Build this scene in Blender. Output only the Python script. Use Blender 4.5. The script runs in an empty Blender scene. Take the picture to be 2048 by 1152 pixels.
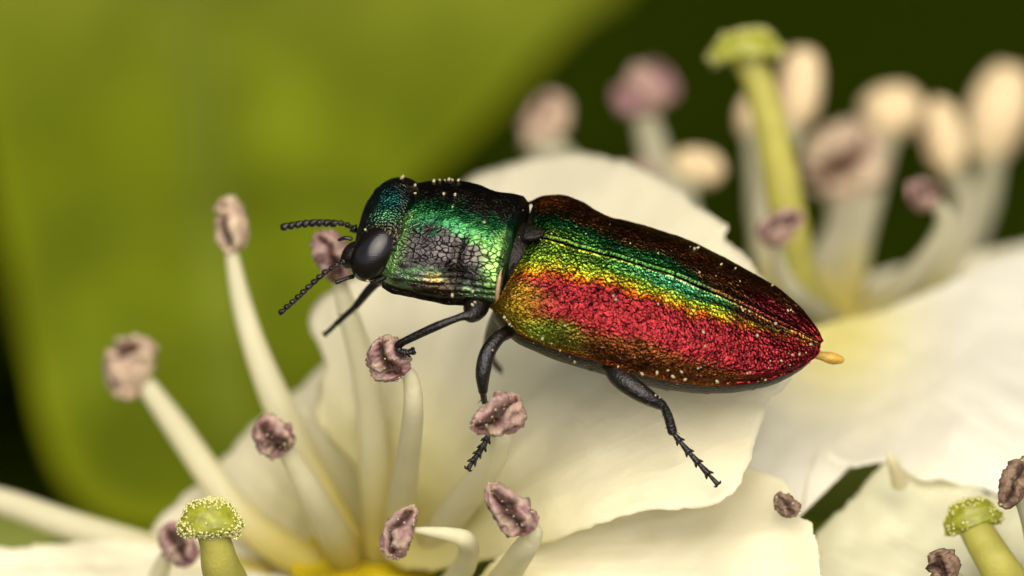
# Jewel beetle on hawthorn blossom.  1 Blender unit = 1 millimetre.
import bpy, bmesh, math, random
import numpy as np
from mathutils import Vector, Matrix, noise as mnoise
from mathutils.bvhtree import BVHTree

sc = bpy.context.scene
col = sc.collection
sc.unit_settings.scale_length = 0.001
random.seed(4); RNG = np.random.default_rng(4)

# ------------------------------------------------------------------ camera, sky, sun, exposure
PITCH = math.radians(30)            # the lens looks down at the blossom
DIST = 120.0                        # mm from lens to the beetle
PX = 160.0                          # photo pixels per mm at the beetle
RIGHT = np.array([1.0, 0, 0])
FWD = np.array([0, math.cos(PITCH), -math.sin(PITCH)])
UP = np.array([0, math.sin(PITCH), math.cos(PITCH)])
cam = bpy.data.cameras.new('camera'); camo = bpy.data.objects.new('camera', cam); col.objects.link(camo)
camo.location = tuple(-FWD * DIST); camo.rotation_euler = (math.pi / 2 - PITCH, 0, 0)
cam.sensor_width = 36; cam.lens = 36 * DIST / (2048 / PX)
cam.clip_start = 1; cam.clip_end = 1e6
cam.dof.use_dof = True; cam.dof.focus_distance = DIST - 0.35
APERTURE = 3.6                      # mm, diameter of the entrance pupil
cam.dof.aperture_fstop = cam.lens * .001 / APERTURE      # Blender reads the lens in mm, distances in scene units
sc.camera = camo

SUN_VIEW = np.array([0.06, 0.42, -0.90])         # right, up, away from lens
sd = SUN_VIEW[0] * RIGHT + SUN_VIEW[1] * UP + SUN_VIEW[2] * FWD
sd /= np.linalg.norm(sd)
sun = bpy.data.lights.new('sun', 'SUN'); suno = bpy.data.objects.new('sun', sun); col.objects.link(suno)
sun.energy = 3.4; sun.angle = math.radians(72); sun.color = (1.0, 0.93, 0.80)
suno.rotation_euler = Vector(sd).to_track_quat('Z', 'Y').to_euler()
world = bpy.data.worlds.new('World'); sc.world = world; world.use_nodes = True
wn = world.node_tree; bg = wn.nodes['Background']
sky = wn.nodes.new('ShaderNodeTexSky'); sky.sky_type = 'NISHITA'; sky.sun_disc = False
sky.sun_elevation = math.asin(sd[2]); sky.sun_rotation = math.atan2(sd[0], sd[1])
sky.dust_density = 4.0; sky.air_density = 0.7; sky.ozone_density = 0.3
wn.links.new(sky.outputs[0], bg.inputs[0]); bg.inputs[1].default_value = 0.11
vs = sc.view_settings; vs.view_transform = 'Standard'; vs.look = 'None'; vs.exposure = 0.50; vs.gamma = 1.0
vs.use_curve_mapping = False
sc.render.engine = 'CYCLES'
sc.cycles.use_denoising = True
sc.cycles.max_bounces = 16; sc.cycles.diffuse_bounces = 14; sc.cycles.transmission_bounces = 8; sc.cycles.transparent_max_bounces = 6
sc.cycles.sample_clamp_indirect = 8

# ------------------------------------------------------------------ helpers
def W(px, py, d=0.0):
    """photo pixel + depth behind the beetle (mm) -> world point"""
    k = (DIST + d) / DIST / PX
    return RIGHT * ((px - 1024) * k) + UP * ((576 - py) * k) + FWD * d

def WA(px, py, d):
    px, py, d = (np.asarray(q, float) for q in (px, py, d))
    k = (DIST + d) / DIST / PX
    return ((px - 1024) * k)[..., None] * RIGHT + ((576 - py) * k)[..., None] * UP + d[..., None] * FWD

def lin(r, g, b):
    f = lambda c: (c / 255 / 12.92) if c / 255 <= .04045 else ((c / 255 + .055) / 1.055) ** 2.4
    return np.array([f(r), f(g), f(b)])

def smooth(a, b, x):
    t = np.clip((np.asarray(x, float) - a) / (b - a), 0, 1)
    return t * t * (3 - 2 * t)

def mix(a, b, t):
    t = np.asarray(t)[..., None]
    return np.asarray(a) * (1 - t) + np.asarray(b) * t

def fbm(P, scale, octaves=3, seed=0.0):
    out = np.zeros(len(P))
    for i, p in enumerate(P):
        out[i] = mnoise.fractal(Vector((p[0] * scale + seed, p[1] * scale + seed * 1.7, p[2] * scale - seed)), 1.0, 2.0, octaves)
    return out

def spline(pts, n, closed=False):
    pts = np.asarray(pts, float); m = len(pts)
    out = []
    tot = m if closed else m - 1
    for k in np.linspace(0, tot, n, endpoint=not closed):
        i = min(int(k), tot - 1); f = k - i
        if closed:
            p = [pts[(i + j) % m] for j in (-1, 0, 1, 2)]
        else:
            p = [pts[max(i - 1, 0)], pts[i], pts[i + 1], pts[min(i + 2, m - 1)]]
        out.append(.5 * (2 * p[1] + (p[2] - p[0]) * f + (2 * p[0] - 5 * p[1] + 4 * p[2] - p[3]) * f * f + (3 * p[1] - p[0] - 3 * p[2] + p[3]) * f ** 3))
    return np.array(out)

def tag(o, label=None, cat=None, group=None, kind=None):
    if label: o['label'] = label
    if cat: o['category'] = cat
    if group: o['group'] = group
    if kind: o['kind'] = kind
    return o

def root_of(name, loc, label, cat, group=None):
    o = bpy.data.objects.new(name, None); col.objects.link(o); o.location = tuple(loc); o.empty_display_size = .5
    return tag(o, label, cat, group)

def world_offset(o):
    v = Vector((0, 0, 0))
    while o is not None:
        v += o.location; o = o.parent
    return np.array(v)

def build(name, verts, faces, mat, parent=None, colors=None, uv=None, smooth_shade=True, kind=None):
    verts = np.asarray(verts, float)
    off = world_offset(parent) if parent is not None else np.zeros(3)
    me = bpy.data.meshes.new(name)
    me.from_pydata((verts - off).tolist(), [], [tuple(int(i) for i in f) for f in faces])
    if colors is not None:
        ca = me.color_attributes.new('Col', 'FLOAT_COLOR', 'POINT')
        c4 = np.ones((len(verts), 4)); c4[:, :3] = colors
        ca.data.foreach_set('color', c4.ravel())
    if uv is not None:
        at = me.attributes.new('surf', 'FLOAT_VECTOR', 'POINT')
        u3 = np.zeros((len(verts), 3)); u3[:, :uv.shape[1]] = uv
        at.data.foreach_set('vector', u3.ravel())
    if smooth_shade:
        me.polygons.foreach_set('use_smooth', [True] * len(me.polygons))
    me.materials.append(mat); me.update()
    o = bpy.data.objects.new(name, me); col.objects.link(o)
    if parent is not None: o.parent = parent
    if kind: o['kind'] = kind
    return o

def grid_faces(nu, nv, wrap_v=False, flip=False):
    f = []
    for i in range(nu - 1):
        for j in range(nv if wrap_v else nv - 1):
            a, b = i * nv + j, i * nv + (j + 1) % nv
            c, d = (i + 1) * nv + (j + 1) % nv, (i + 1) * nv + j
            f.append((a, d, c, b) if flip else (a, b, c, d))
    return f

def tube(pts, rad, seg=14, n=None, squash=1.0, caps=True):
    pts = np.asarray(pts, float); rad = np.asarray(rad, float)
    n = n or max(8, 6 * len(pts))
    P = spline(pts, n); R = np.maximum(spline(rad[:, None], n)[:, 0], 1e-4)
    T = np.gradient(P, axis=0); T /= np.linalg.norm(T, axis=1)[:, None] + 1e-12
    nrm = np.cross(T[0], FWD)
    if np.linalg.norm(nrm) < .1: nrm = np.cross(T[0], RIGHT)
    nrm /= np.linalg.norm(nrm)
    V = []
    for i in range(n):
        nrm = nrm - T[i] * nrm.dot(T[i]); nrm /= np.linalg.norm(nrm)
        b = np.cross(T[i], nrm)
        for k in range(seg):
            a = 2 * math.pi * k / seg
            V.append(P[i] + R[i] * (math.cos(a) * nrm + squash * math.sin(a) * b))
    F = grid_faces(n, seg, True)
    if caps:
        for end, s in ((0, -1), (n - 1, 1)):
            base = end * seg; prev = [base + k for k in range(seg)]
            for q, (sc_, of) in enumerate(((.75, .55), (.4, .85))):
                ring = []
                for k in range(seg):
                    ring.append(len(V)); V.append(P[end] + (V[base + k] - P[end]) * sc_ + T[end] * s * R[end] * of * .8)
                for k in range(seg):
                    fc = (prev[k], prev[(k + 1) % seg], ring[(k + 1) % seg], ring[k])
                    F.append(fc if s > 0 else fc[::-1])
                prev = ring
            F.append(tuple(prev) if s > 0 else tuple(prev[::-1]))
    return np.array(V), F

def join(parts):
    V, F, off = [], [], 0
    for v, f in parts:
        V.append(v); F += [tuple(i + off for i in q) for q in f]; off += len(v)
    return np.concatenate(V), F

_ico = {}
def ico(sub):
    if sub not in _ico:
        bm = bmesh.new(); bmesh.ops.create_icosphere(bm, subdivisions=sub, radius=1)
        bm.verts.ensure_lookup_table()
        _ico[sub] = (np.array([v.co[:] for v in bm.verts]), [tuple(v.index for v in f.verts) for f in bm.faces]); bm.free()
    return _ico[sub]

def balls(centres, radii, sub=1):
    v, f = ico(sub); nv = len(v)
    V = np.concatenate([v * r + c for c, r in zip(centres, radii)])
    F = [tuple(i + k * nv for i in q) for k in range(len(centres)) for q in f]
    return V, F

# ------------------------------------------------------------------ materials
def mat(name):
    m = bpy.data.materials.new(name); m.use_nodes = True
    nt = m.node_tree; return m, nt, nt.nodes['Principled BSDF'], nt.nodes['Material Output']
def N(nt, t, **kw):
    n = nt.nodes.new(t)
    for k, v in kw.items():
        if k.startswith('i_'):
            key = k[2:]; key = int(key) if key.isdigit() else key.replace('_', ' ')
            n.inputs[key].default_value = v
        else: setattr(n, k, v)
    return n
def ramp(nt, stops, src):
    n = nt.nodes.new('ShaderNodeValToRGB'); e = n.color_ramp.elements
    while len(e) < len(stops): e.new(.5)
    for q, (p, c) in zip(e, stops):
        q.position = p; q.color = (c, c, c, 1) if np.isscalar(c) else (*c, 1)
    nt.links.new(src, n.inputs[0]); return n.outputs[0]
def mul(nt, a, b, fac=1.0):
    n = N(nt, 'ShaderNodeMix', data_type='RGBA', blend_type='MULTIPLY'); n.inputs[0].default_value = fac
    nt.links.new(a, n.inputs[6]); nt.links.new(b, n.inputs[7]); return n.outputs[2]
def bump(nt, h, strength, dist, chain=None):
    n = N(nt, 'ShaderNodeBump'); n.inputs['Strength'].default_value = strength; n.inputs['Distance'].default_value = dist
    nt.links.new(h, n.inputs['Height'])
    if chain: nt.links.new(chain, n.inputs['Normal'])
    return n.outputs[0]
def math_node(nt, op, a, b=None):
    n = N(nt, 'ShaderNodeMath', operation=op)
    for i, x in enumerate((a, b)):
        if x is None: continue
        if isinstance(x, (int, float)): n.inputs[i].default_value = x
        else: nt.links.new(x, n.inputs[i])
    return n.outputs[0]

def sheet_material(name, base, thru, frac, rough=.55, scale=.5, vary=.12, use_col=False, veins=None, spec=.3):
    """thin plant tissue: some light bounces, some passes through"""
    m, nt, p, out = mat(name)
    tc = N(nt, 'ShaderNodeTexCoord')
    nz = N(nt, 'ShaderNodeTexNoise', i_Scale=scale, i_Detail=4.0); nt.links.new(tc.outputs['Object'], nz.inputs['Vector'])
    v = ramp(nt, [(.3, 1 - vary), (.7, 1.0)], nz.outputs['Fac'])
    if use_col:
        at = N(nt, 'ShaderNodeAttribute', attribute_name='Col'); c = mul(nt, at.outputs['Color'], v)
        tcol = c
    else:
        rgb = N(nt, 'ShaderNodeRGB'); rgb.outputs[0].default_value = (*base, 1); c = mul(nt, rgb.outputs[0], v)
        rg2 = N(nt, 'ShaderNodeRGB'); rg2.outputs[0].default_value = (*thru, 1); tcol = mul(nt, rg2.outputs[0], v)
    nt.links.new(c, p.inputs['Base Color']); p.inputs['Roughness'].default_value = rough
    p.inputs['Specular IOR Level'].default_value = spec
    n2 = N(nt, 'ShaderNodeTexNoise', i_Scale=scale * 9, i_Detail=3.0); nt.links.new(tc.outputs['Object'], n2.inputs['Vector'])
    b = bump(nt, n2.outputs['Fac'], .25, .05)
    if veins:
        sf = N(nt, 'ShaderNodeAttribute', attribute_name='surf')
        mp = N(nt, 'ShaderNodeVectorMath', operation='MULTIPLY'); nt.links.new(sf.outputs['Vector'], mp.inputs[0]); mp.inputs[1].default_value = (26, 1.1, 1)
        vn = N(nt, 'ShaderNodeTexNoise', i_Scale=1.0, i_Detail=4.0, i_Roughness=.6, i_Distortion=.6, noise_type='RIDGED_MULTIFRACTAL', normalize=True); nt.links.new(mp.outputs[0], vn.inputs['Vector'])
        cell = N(nt, 'ShaderNodeTexVoronoi', feature='F1', i_Scale=16.0); nt.links.new(tc.outputs['Object'], cell.inputs['Vector'])
        b = bump(nt, vn.outputs['Fac'], .35, .035, b); b = bump(nt, cell.outputs['Distance'], .18, .02, b)
        c = mul(nt, c, ramp(nt, [(.45, 1.0), (.85, .88)], vn.outputs['Fac'])); tcol = mul(nt, tcol, ramp(nt, [(.45, 1.0), (.85, .80)], vn.outputs['Fac']))
        nt.links.new(c, p.inputs['Base Color'])
    nt.links.new(b, p.inputs['Normal'])
    tr = N(nt, 'ShaderNodeBsdfTranslucent'); nt.links.new(tcol, tr.inputs[0])
    mx = N(nt, 'ShaderNodeMixShader'); mx.inputs[0].default_value = frac
    nt.links.new(p.outputs[0], mx.inputs[1]); nt.links.new(tr.outputs[0], mx.inputs[2]); nt.links.new(mx.outputs[0], out.inputs[0])
    return m

PETAL = sheet_material('petal', (.80, .765, .60), (.80, .76, .56), .52, use_col=True, vary=.06, veins=True)
FILAMENT = sheet_material('filament', (.76, .73, .48), (.78, .74, .44), .55, rough=.45, scale=1.5, vary=.08, use_col=True)
STYLE = sheet_material('style', (.54, .50, .11), (.54, .50, .07), .40, rough=.4, scale=3, vary=.2)
SEPAL = sheet_material('sepal', (.26, .30, .05), (.3, .36, .03), .3, rough=.5, scale=2)
LEAF = sheet_material('leaf', (.165, .22, .012), (.21, .27, .004), .32, rough=.7, spec=.1, scale=.4, vary=.35, use_col=True)
SHADE_LEAF = sheet_material('shade_leaf', (.016, .026, .0006), (.014, .022, .0006), .2, rough=.9, scale=.02, vary=.4, spec=.0)  # leaf darkened in its base colour to carry the hedge's shade

def make_anther_mat():
    m, nt, p, out = mat('anther')
    at = N(nt, 'ShaderNodeAttribute', attribute_name='Col')
    tc = N(nt, 'ShaderNodeTexCoord')
    nz = N(nt, 'ShaderNodeTexNoise', i_Scale=9.0, i_Detail=5.0, i_Roughness=.65); nt.links.new(tc.outputs['Object'], nz.inputs['Vector'])
    c = mul(nt, at.outputs['Color'], ramp(nt, [(.3, .6), (.65, 1.1)], nz.outputs['Fac']))
    nt.links.new(c, p.inputs['Base Color']); p.inputs['Roughness'].default_value = .6
    p.inputs['Subsurface Weight'].default_value = .0
    p.inputs['Specular IOR Level'].default_value = .35
    nz2 = N(nt, 'ShaderNodeTexNoise', i_Scale=26.0, i_Detail=4.0); nt.links.new(tc.outputs['Object'], nz2.inputs['Vector'])
    nt.links.new(bump(nt, nz2.outputs['Fac'], .7, .03), p.inputs['Normal'])
    return m
ANTHER = make_anther_mat()

def simple(name, c, rough=.5, metallic=0, noise_scale=8, vary=.4, bump_s=.3, bump_d=.02, spec=.5, sss=0):
    m, nt, p, out = mat(name)
    tc = N(nt, 'ShaderNodeTexCoord')
    nz = N(nt, 'ShaderNodeTexNoise', i_Scale=float(noise_scale), i_Detail=4.0); nt.links.new(tc.outputs['Object'], nz.inputs['Vector'])
    rgb = N(nt, 'ShaderNodeRGB'); rgb.outputs[0].default_value = (*c, 1)
    nt.links.new(mul(nt, rgb.outputs[0], ramp(nt, [(.3, 1 - vary), (.7, 1.0)], nz.outputs['Fac'])), p.inputs['Base Color'])
    p.inputs['Roughness'].default_value = rough; p.inputs['Metallic'].default_value = metallic
    p.inputs['Specular IOR Level'].default_value = spec
    if sss: p.inputs['Subsurface Weight'].default_value = sss; p.inputs['Subsurface Radius'].default_value = (.1, .1, .05)
    nt.links.new(bump(nt, nz.outputs['Fac'], bump_s, bump_d), p.inputs['Normal'])
    return m

POLLEN = simple('pollen', (.60, .53, .30), .25, 0, 60, .35, .3, .01, .5, sss=.3)
POLLEN.node_tree.nodes['Principled BSDF'].inputs['Transmission Weight'].default_value = .45
PAPILLA = simple('papilla', (.58, .55, .22), .18, 0, 20, .2, .0, .01, .7, sss=.5)
STIGMA = simple('stigma', (.27, .28, .02), .4, 0, 12, .4, .5, .03, .4, sss=.3)
CHITIN = simple('chitin', (.012, .009, .006), .42, .05, 22, .6, .9, .025, .22)
LEG = simple('leg_chitin', (.007, .005, .003), .28, 0, 30, .6, .9, .02, .4)
ABDOMEN = simple('abdomen', (.010, .008, .004), .34, .0, 22, .7, .9, .03, .15)
MEMBRANE = simple('membrane', (.40, .27, .15), .5, 0, 20, .4, .4, .01, .4)
AMBER = simple('amber', (.55, .33, .045), .45, 0, 14, .4, .6, .03, .4, sss=.2)
NECTAR = simple('receptacle', (.55, .42, .012), .8, 0, 1.2, .4, .3, .05, .1)
BARK = simple('bark', (.12, .085, .05), .8, 0, .8, .5, .6, .3, .2)
SOIL = simple('soil', (.03, .035, .012), .9, 0, .01, .5, .4, 5, .1)

def cuticle_mat(name, kind):
    """metallic cuticle: colour from the insect's own pattern, relief from pits and wrinkles"""
    m, nt, p, out = mat(name)
    at = N(nt, 'ShaderNodeAttribute', attribute_name='Col')
    sf = N(nt, 'ShaderNodeAttribute', attribute_name='surf')
    vec = sf.outputs['Vector']
    wob = N(nt, 'ShaderNodeTexNoise', i_Scale=9.0, i_Detail=2.0); nt.links.new(vec, wob.inputs['Vector'])
    add = N(nt, 'ShaderNodeVectorMath', operation='MULTIPLY_ADD'); nt.links.new(wob.outputs['Color'], add.inputs[0])
    add.inputs[1].default_value = (.05, .05, 0); nt.links.new(vec, add.inputs[2])
    v2 = add.outputs[0]
    c = at.outputs['Color']
    p.inputs['Metallic'].default_value = 1.0
    if kind == 'elytra':
        rn = N(nt, 'ShaderNodeTexNoise', i_Scale=19.0, i_Detail=3.0, i_Roughness=.6, noise_type='RIDGED_MULTIFRACTAL', normalize=True)
        nt.links.new(v2, rn.inputs['Vector'])
        vo = N(nt, 'ShaderNodeTexVoronoi', feature='F1', i_Scale=30.0); nt.links.new(v2, vo.inputs['Vector'])
        msk = N(nt, 'ShaderNodeTexNoise', i_Scale=2.6, i_Detail=3.0); nt.links.new(vec, msk.inputs['Vector'])
        mk = ramp(nt, [(.36, .25), (.62, 1.0)], msk.outputs['Fac'])
        h = math_node(nt, 'ADD', math_node(nt, 'MULTIPLY', math_node(nt, 'MULTIPLY', rn.outputs['Fac'], -.95), mk), math_node(nt, 'MULTIPLY', vo.outputs['Distance'], .5))
        crease = ramp(nt, [(.36, 1.35), (.60, .03)], math_node(nt, 'MULTIPLY', rn.outputs['Fac'], math_node(nt, 'ADD', math_node(nt, 'MULTIPLY', mk, .3), .72)))
        c = mul(nt, c, crease, .6)  # shade of the creases multiplied into the colour
        w3 = N(nt, 'ShaderNodeTexNoise', i_Scale=16.0, i_Detail=2.0); nt.links.new(vec, w3.inputs['Vector'])
        ad3 = N(nt, 'ShaderNodeVectorMath', operation='MULTIPLY_ADD'); nt.links.new(w3.outputs['Color'], ad3.inputs[0]); ad3.inputs[1].default_value = (.09, .09, 0); nt.links.new(vec, ad3.inputs[2])
        ck = N(nt, 'ShaderNodeTexVoronoi', feature='DISTANCE_TO_EDGE', i_Scale=17.0); nt.links.new(ad3.outputs[0], ck.inputs['Vector'])
        brk = ramp(nt, [(.40, .0), (.60, .16)], w3.outputs['Fac'])                  # the wrinkles break off here and there
        ckl = ramp(nt, [(.0, .04), (.11, 1.0)], math_node(nt, 'ADD', ck.outputs['Distance'], math_node(nt, 'MULTIPLY', brk, .8)))
        c = mul(nt, c, ckl, .95)
        h = math_node(nt, 'ADD', h, math_node(nt, 'MULTIPLY', ckl, .45))
        fine = N(nt, 'ShaderNodeTexNoise', i_Scale=60.0, i_Detail=2.0); nt.links.new(vec, fine.inputs['Vector'])
        c = mul(nt, c, ramp(nt, [(.3, .6), (.6, 1.15)], fine.outputs['Fac']), .6)
        b1 = bump(nt, h, .6, .042); b2 = bump(nt, fine.outputs['Fac'], .3, .012, b1)
        p.inputs['Roughness'].default_value = .30
    elif kind == 'pronotum':
        sx = N(nt, 'ShaderNodeSeparateXYZ'); nt.links.new(v2, sx.inputs[0])
        cx = N(nt, 'ShaderNodeCombineXYZ'); nt.links.new(sx.outputs[0], cx.inputs[0]); nt.links.new(sx.outputs[1], cx.inputs[1]); v2 = cx.outputs[0]
        mask = sx.outputs[2]                                   # 1 on the netted flank, 0 on the finely pitted back
        vo = N(nt, 'ShaderNodeTexVoronoi', feature='DISTANCE_TO_EDGE', i_Scale=14.5, i_Randomness=.9); nt.links.new(v2, vo.inputs['Vector'])
        line = ramp(nt, [(.015, .03), (.065, 1.0)], vo.outputs['Distance'])
        dot = N(nt, 'ShaderNodeTexVoronoi', feature='F1', i_Scale=14.5, i_Randomness=.9); nt.links.new(v2, dot.inputs['Vector'])
        dots = ramp(nt, [(.05, .5), (.10, 1.0)], dot.outputs['Distance'])
        pit = N(nt, 'ShaderNodeTexVoronoi', feature='F1', i_Scale=34.0); nt.links.new(v2, pit.inputs['Vector'])
        pits = ramp(nt, [(.12, .15), (.5, 1.15)], pit.outputs['Distance'])
        net = mul(nt, line, dots, .6)
        mm_ = N(nt, 'ShaderNodeMix', data_type='RGBA'); nt.links.new(mask, mm_.inputs[0]); nt.links.new(pits, mm_.inputs[6]); nt.links.new(net, mm_.inputs[7])
        c = mul(nt, c, mm_.outputs[2], .94)
        fine = N(nt, 'ShaderNodeTexNoise', i_Scale=40.0, i_Detail=3.0); nt.links.new(vec, fine.inputs['Vector'])
        c = mul(nt, c, ramp(nt, [(.3, .7), (.65, 1.1)], fine.outputs['Fac']), .6)
        hn = ramp(nt, [(.0, .0), (.10, 1.0)], vo.outputs['Distance'])
        hm = N(nt, 'ShaderNodeMix', data_type='RGBA'); nt.links.new(mask, hm.inputs[0]); nt.links.new(pits, hm.inputs[6]); nt.links.new(hn, hm.inputs[7]); h = hm.outputs[2]
        b1 = bump(nt, h, .5, .02); b2 = bump(nt, fine.outputs['Fac'], .3, .02, b1)
        p.inputs['Roughness'].default_value = .33
    else:
        vo = N(nt, 'ShaderNodeTexVoronoi', feature='F1', i_Scale=30.0); nt.links.new(v2, vo.inputs['Vector'])
        c = mul(nt, c, ramp(nt, [(.1, .2), (.4, 1.1)], vo.outputs['Distance']), .8)
        b2 = bump(nt, vo.outputs['Distance'], .8, .03)
        p.inputs['Roughness'].default_value = .34
    nt.links.new(c, p.inputs['Base Color']); nt.links.new(b2, p.inputs['Normal'])
    return m
ELYTRA = cuticle_mat('elytra', 'elytra'); PRONOTUM = cuticle_mat('pronotum', 'pronotum'); HEADM = cuticle_mat('head', 'head')

def eye_mat():
    m, nt, p, out = mat('compound_eye')
    tc = N(nt, 'ShaderNodeTexCoord')
    vo = N(nt, 'ShaderNodeTexVoronoi', feature='F1', i_Scale=48.0, i_Randomness=.15); nt.links.new(tc.outputs['Object'], vo.inputs['Vector'])
    p.inputs['Base Color'].default_value = (.006, .0045, .004, 1); p.inputs['Roughness'].default_value = .17
    p.inputs['Specular IOR Level'].default_value = .45
    nt.links.new(bump(nt, vo.outputs['Distance'], .15, .01), p.inputs['Normal'])
    return m
EYE = eye_mat()

# ------------------------------------------------------------------ setting: ground and the shaded hedge behind
g = 3e5
ground = build('ground', [(-g, -g, -900), (g, -g, -900), (g, g, -900), (-g, g, -900)], [(0, 1, 2, 3)], SOIL, smooth_shade=False)
tag(ground, kind='structure')

def hedge():
    n = 5200
    V, F = [], []
    prof = [(0, 0), (.18, .16), (.36, .34), (.45, .26), (.62, .42), (.70, .27), (.88, .2), (1, 0)]
    ring = [(x, y, 0) for x, y in prof] + [(x, -y, 0) for x, y in prof[-2:0:-1]]
    tmpl = np.array(ring); tmpl[:, 2] = -.5 * np.abs(tmpl[:, 1])
    m = len(prof)
    faces = []
    for i in range(m - 1):
        a, b = i, i + 1
        a2 = (2 * m - 2 - i) % (2 * m - 2); b2 = (2 * m - 2 - i - 1) % (2 * m - 2)
        faces.append(tuple(dict.fromkeys((a, b, b2, a2))))
    for k in range(n):
        y = RNG.uniform(95, 330)
        x = RNG.uniform(-260, 260); z = RNG.uniform(-330, 330)
        s = RNG.uniform(26, 44)
        rot = Matrix.Rotation(RNG.uniform(0, 6.28), 3, 'Z') @ Matrix.Rotation(RNG.normal(0, .8), 3, 'X') @ Matrix.Rotation(RNG.normal(.2, .6), 3, 'Y')
        P = (tmpl * s) @ np.array(rot).T + (x, y, z)
        off = len(V) * len(tmpl)
        V.append(P); F += [tuple(i + off for i in f) for f in faces]
    return np.concatenate(V), F
hv, hf = hedge()
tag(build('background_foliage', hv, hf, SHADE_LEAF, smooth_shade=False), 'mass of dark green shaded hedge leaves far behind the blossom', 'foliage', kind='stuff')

# ------------------------------------------------------------------ petals
def petal(name, outline, centre, depth, parent, curl=.3, ripple=.12, seed=1.0, tint=None, n=260, rings=26, jag=2.4, material=None, thick=.04, green=None, hub=(740, 1140)):
    """outline in photo pixels; depth(px, py) gives its distance, so the sheet has its own slope and curl"""
    B = spline(outline, n, closed=True)
    for i in range(n):
        f = mnoise.fractal(Vector((B[i][0] * .02 + seed, B[i][1] * .02, seed)), 1, 2, 4)
        dirn = B[i] - np.array(centre); dirn /= np.linalg.norm(dirn)
        f2 = mnoise.fractal(Vector((B[i][0] * .09 + seed, B[i][1] * .09, seed + 3)), 1, 2, 3)
        B[i] += dirn * (f * jag * 3 + min(f2, .25) * jag * 2.2)
    c = np.array(centre, float)
    pts, rho = [c[None]], [np.zeros(1)]
    for k in range(1, rings + 1):
        t = (k / rings) ** .85
        pts.append(c + (B - c) * t); rho.append(np.full(n, t))
    P = np.concatenate(pts); rho = np.concatenate(rho)
    d = np.array([depth(x, y) for x, y in P])
    big = fbm(np.c_[P / 160, np.zeros(len(P))], .55, 2, seed)
    d = d + ripple * 2.2 * big + ripple * fbm(np.c_[P / 160, np.zeros(len(P))], 1.7, 2, seed + 5) * .5
    ang = np.arctan2(P[:, 1] - c[1], P[:, 0] - c[0])
    d = d + curl * rho ** 5 * (.7 + .6 * np.sin(ang * 3 + seed))
    ha = np.arctan2(P[:, 1] - hub[1], P[:, 0] - hub[0]); hr = np.hypot(P[:, 0] - hub[0], P[:, 1] - hub[1]) / 160
    d = d + .09 * fbm(np.c_[ha * 5, hr * .35, 0 * ha], 1.0, 2, seed + 2) * smooth(0, 2.5, hr) + .02 * fbm(np.c_[ha * 22, hr * .5, 0 * ha], 1.0, 2, seed + 4)
    V = WA(P[:, 0], P[:, 1], d)
    F = [(0, 1 + (i + 1) % n, 1 + i) for i in range(n)]
    for k in range(rings - 1):
        a0 = 1 + k * n; b0 = a0 + n
        for i in range(n):
            j = (i + 1) % n
            F.append((a0 + i, a0 + j, b0 + j, b0 + i))
    base = np.array([.87, .83, .645]) if tint is None else np.array(tint)
    C = np.tile(base, (len(P), 1))
    if green is not None:                                   # tissue greener towards the claw, plus painted-in lime haze of the flower centre
        gx, gy, gr = green
        q = np.exp(-((P[:, 0] - gx) ** 2 + (P[:, 1] - gy) ** 2) / gr ** 2)
        C = mix(C, np.array([.78, .71, .24]), q * .95)
    o = build(name, V, F, material or PETAL, parent, colors=C, uv=np.c_[ha * 1.0, hr])
    sm = o.modifiers.new('thickness', 'SOLIDIFY'); sm.thickness = thick; sm.offset = 0
    return o

def plane(x0, y0, d0, gx, gy):
    return lambda x, y: d0 + gx * (x - x0) + gy * (y - y0)

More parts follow.
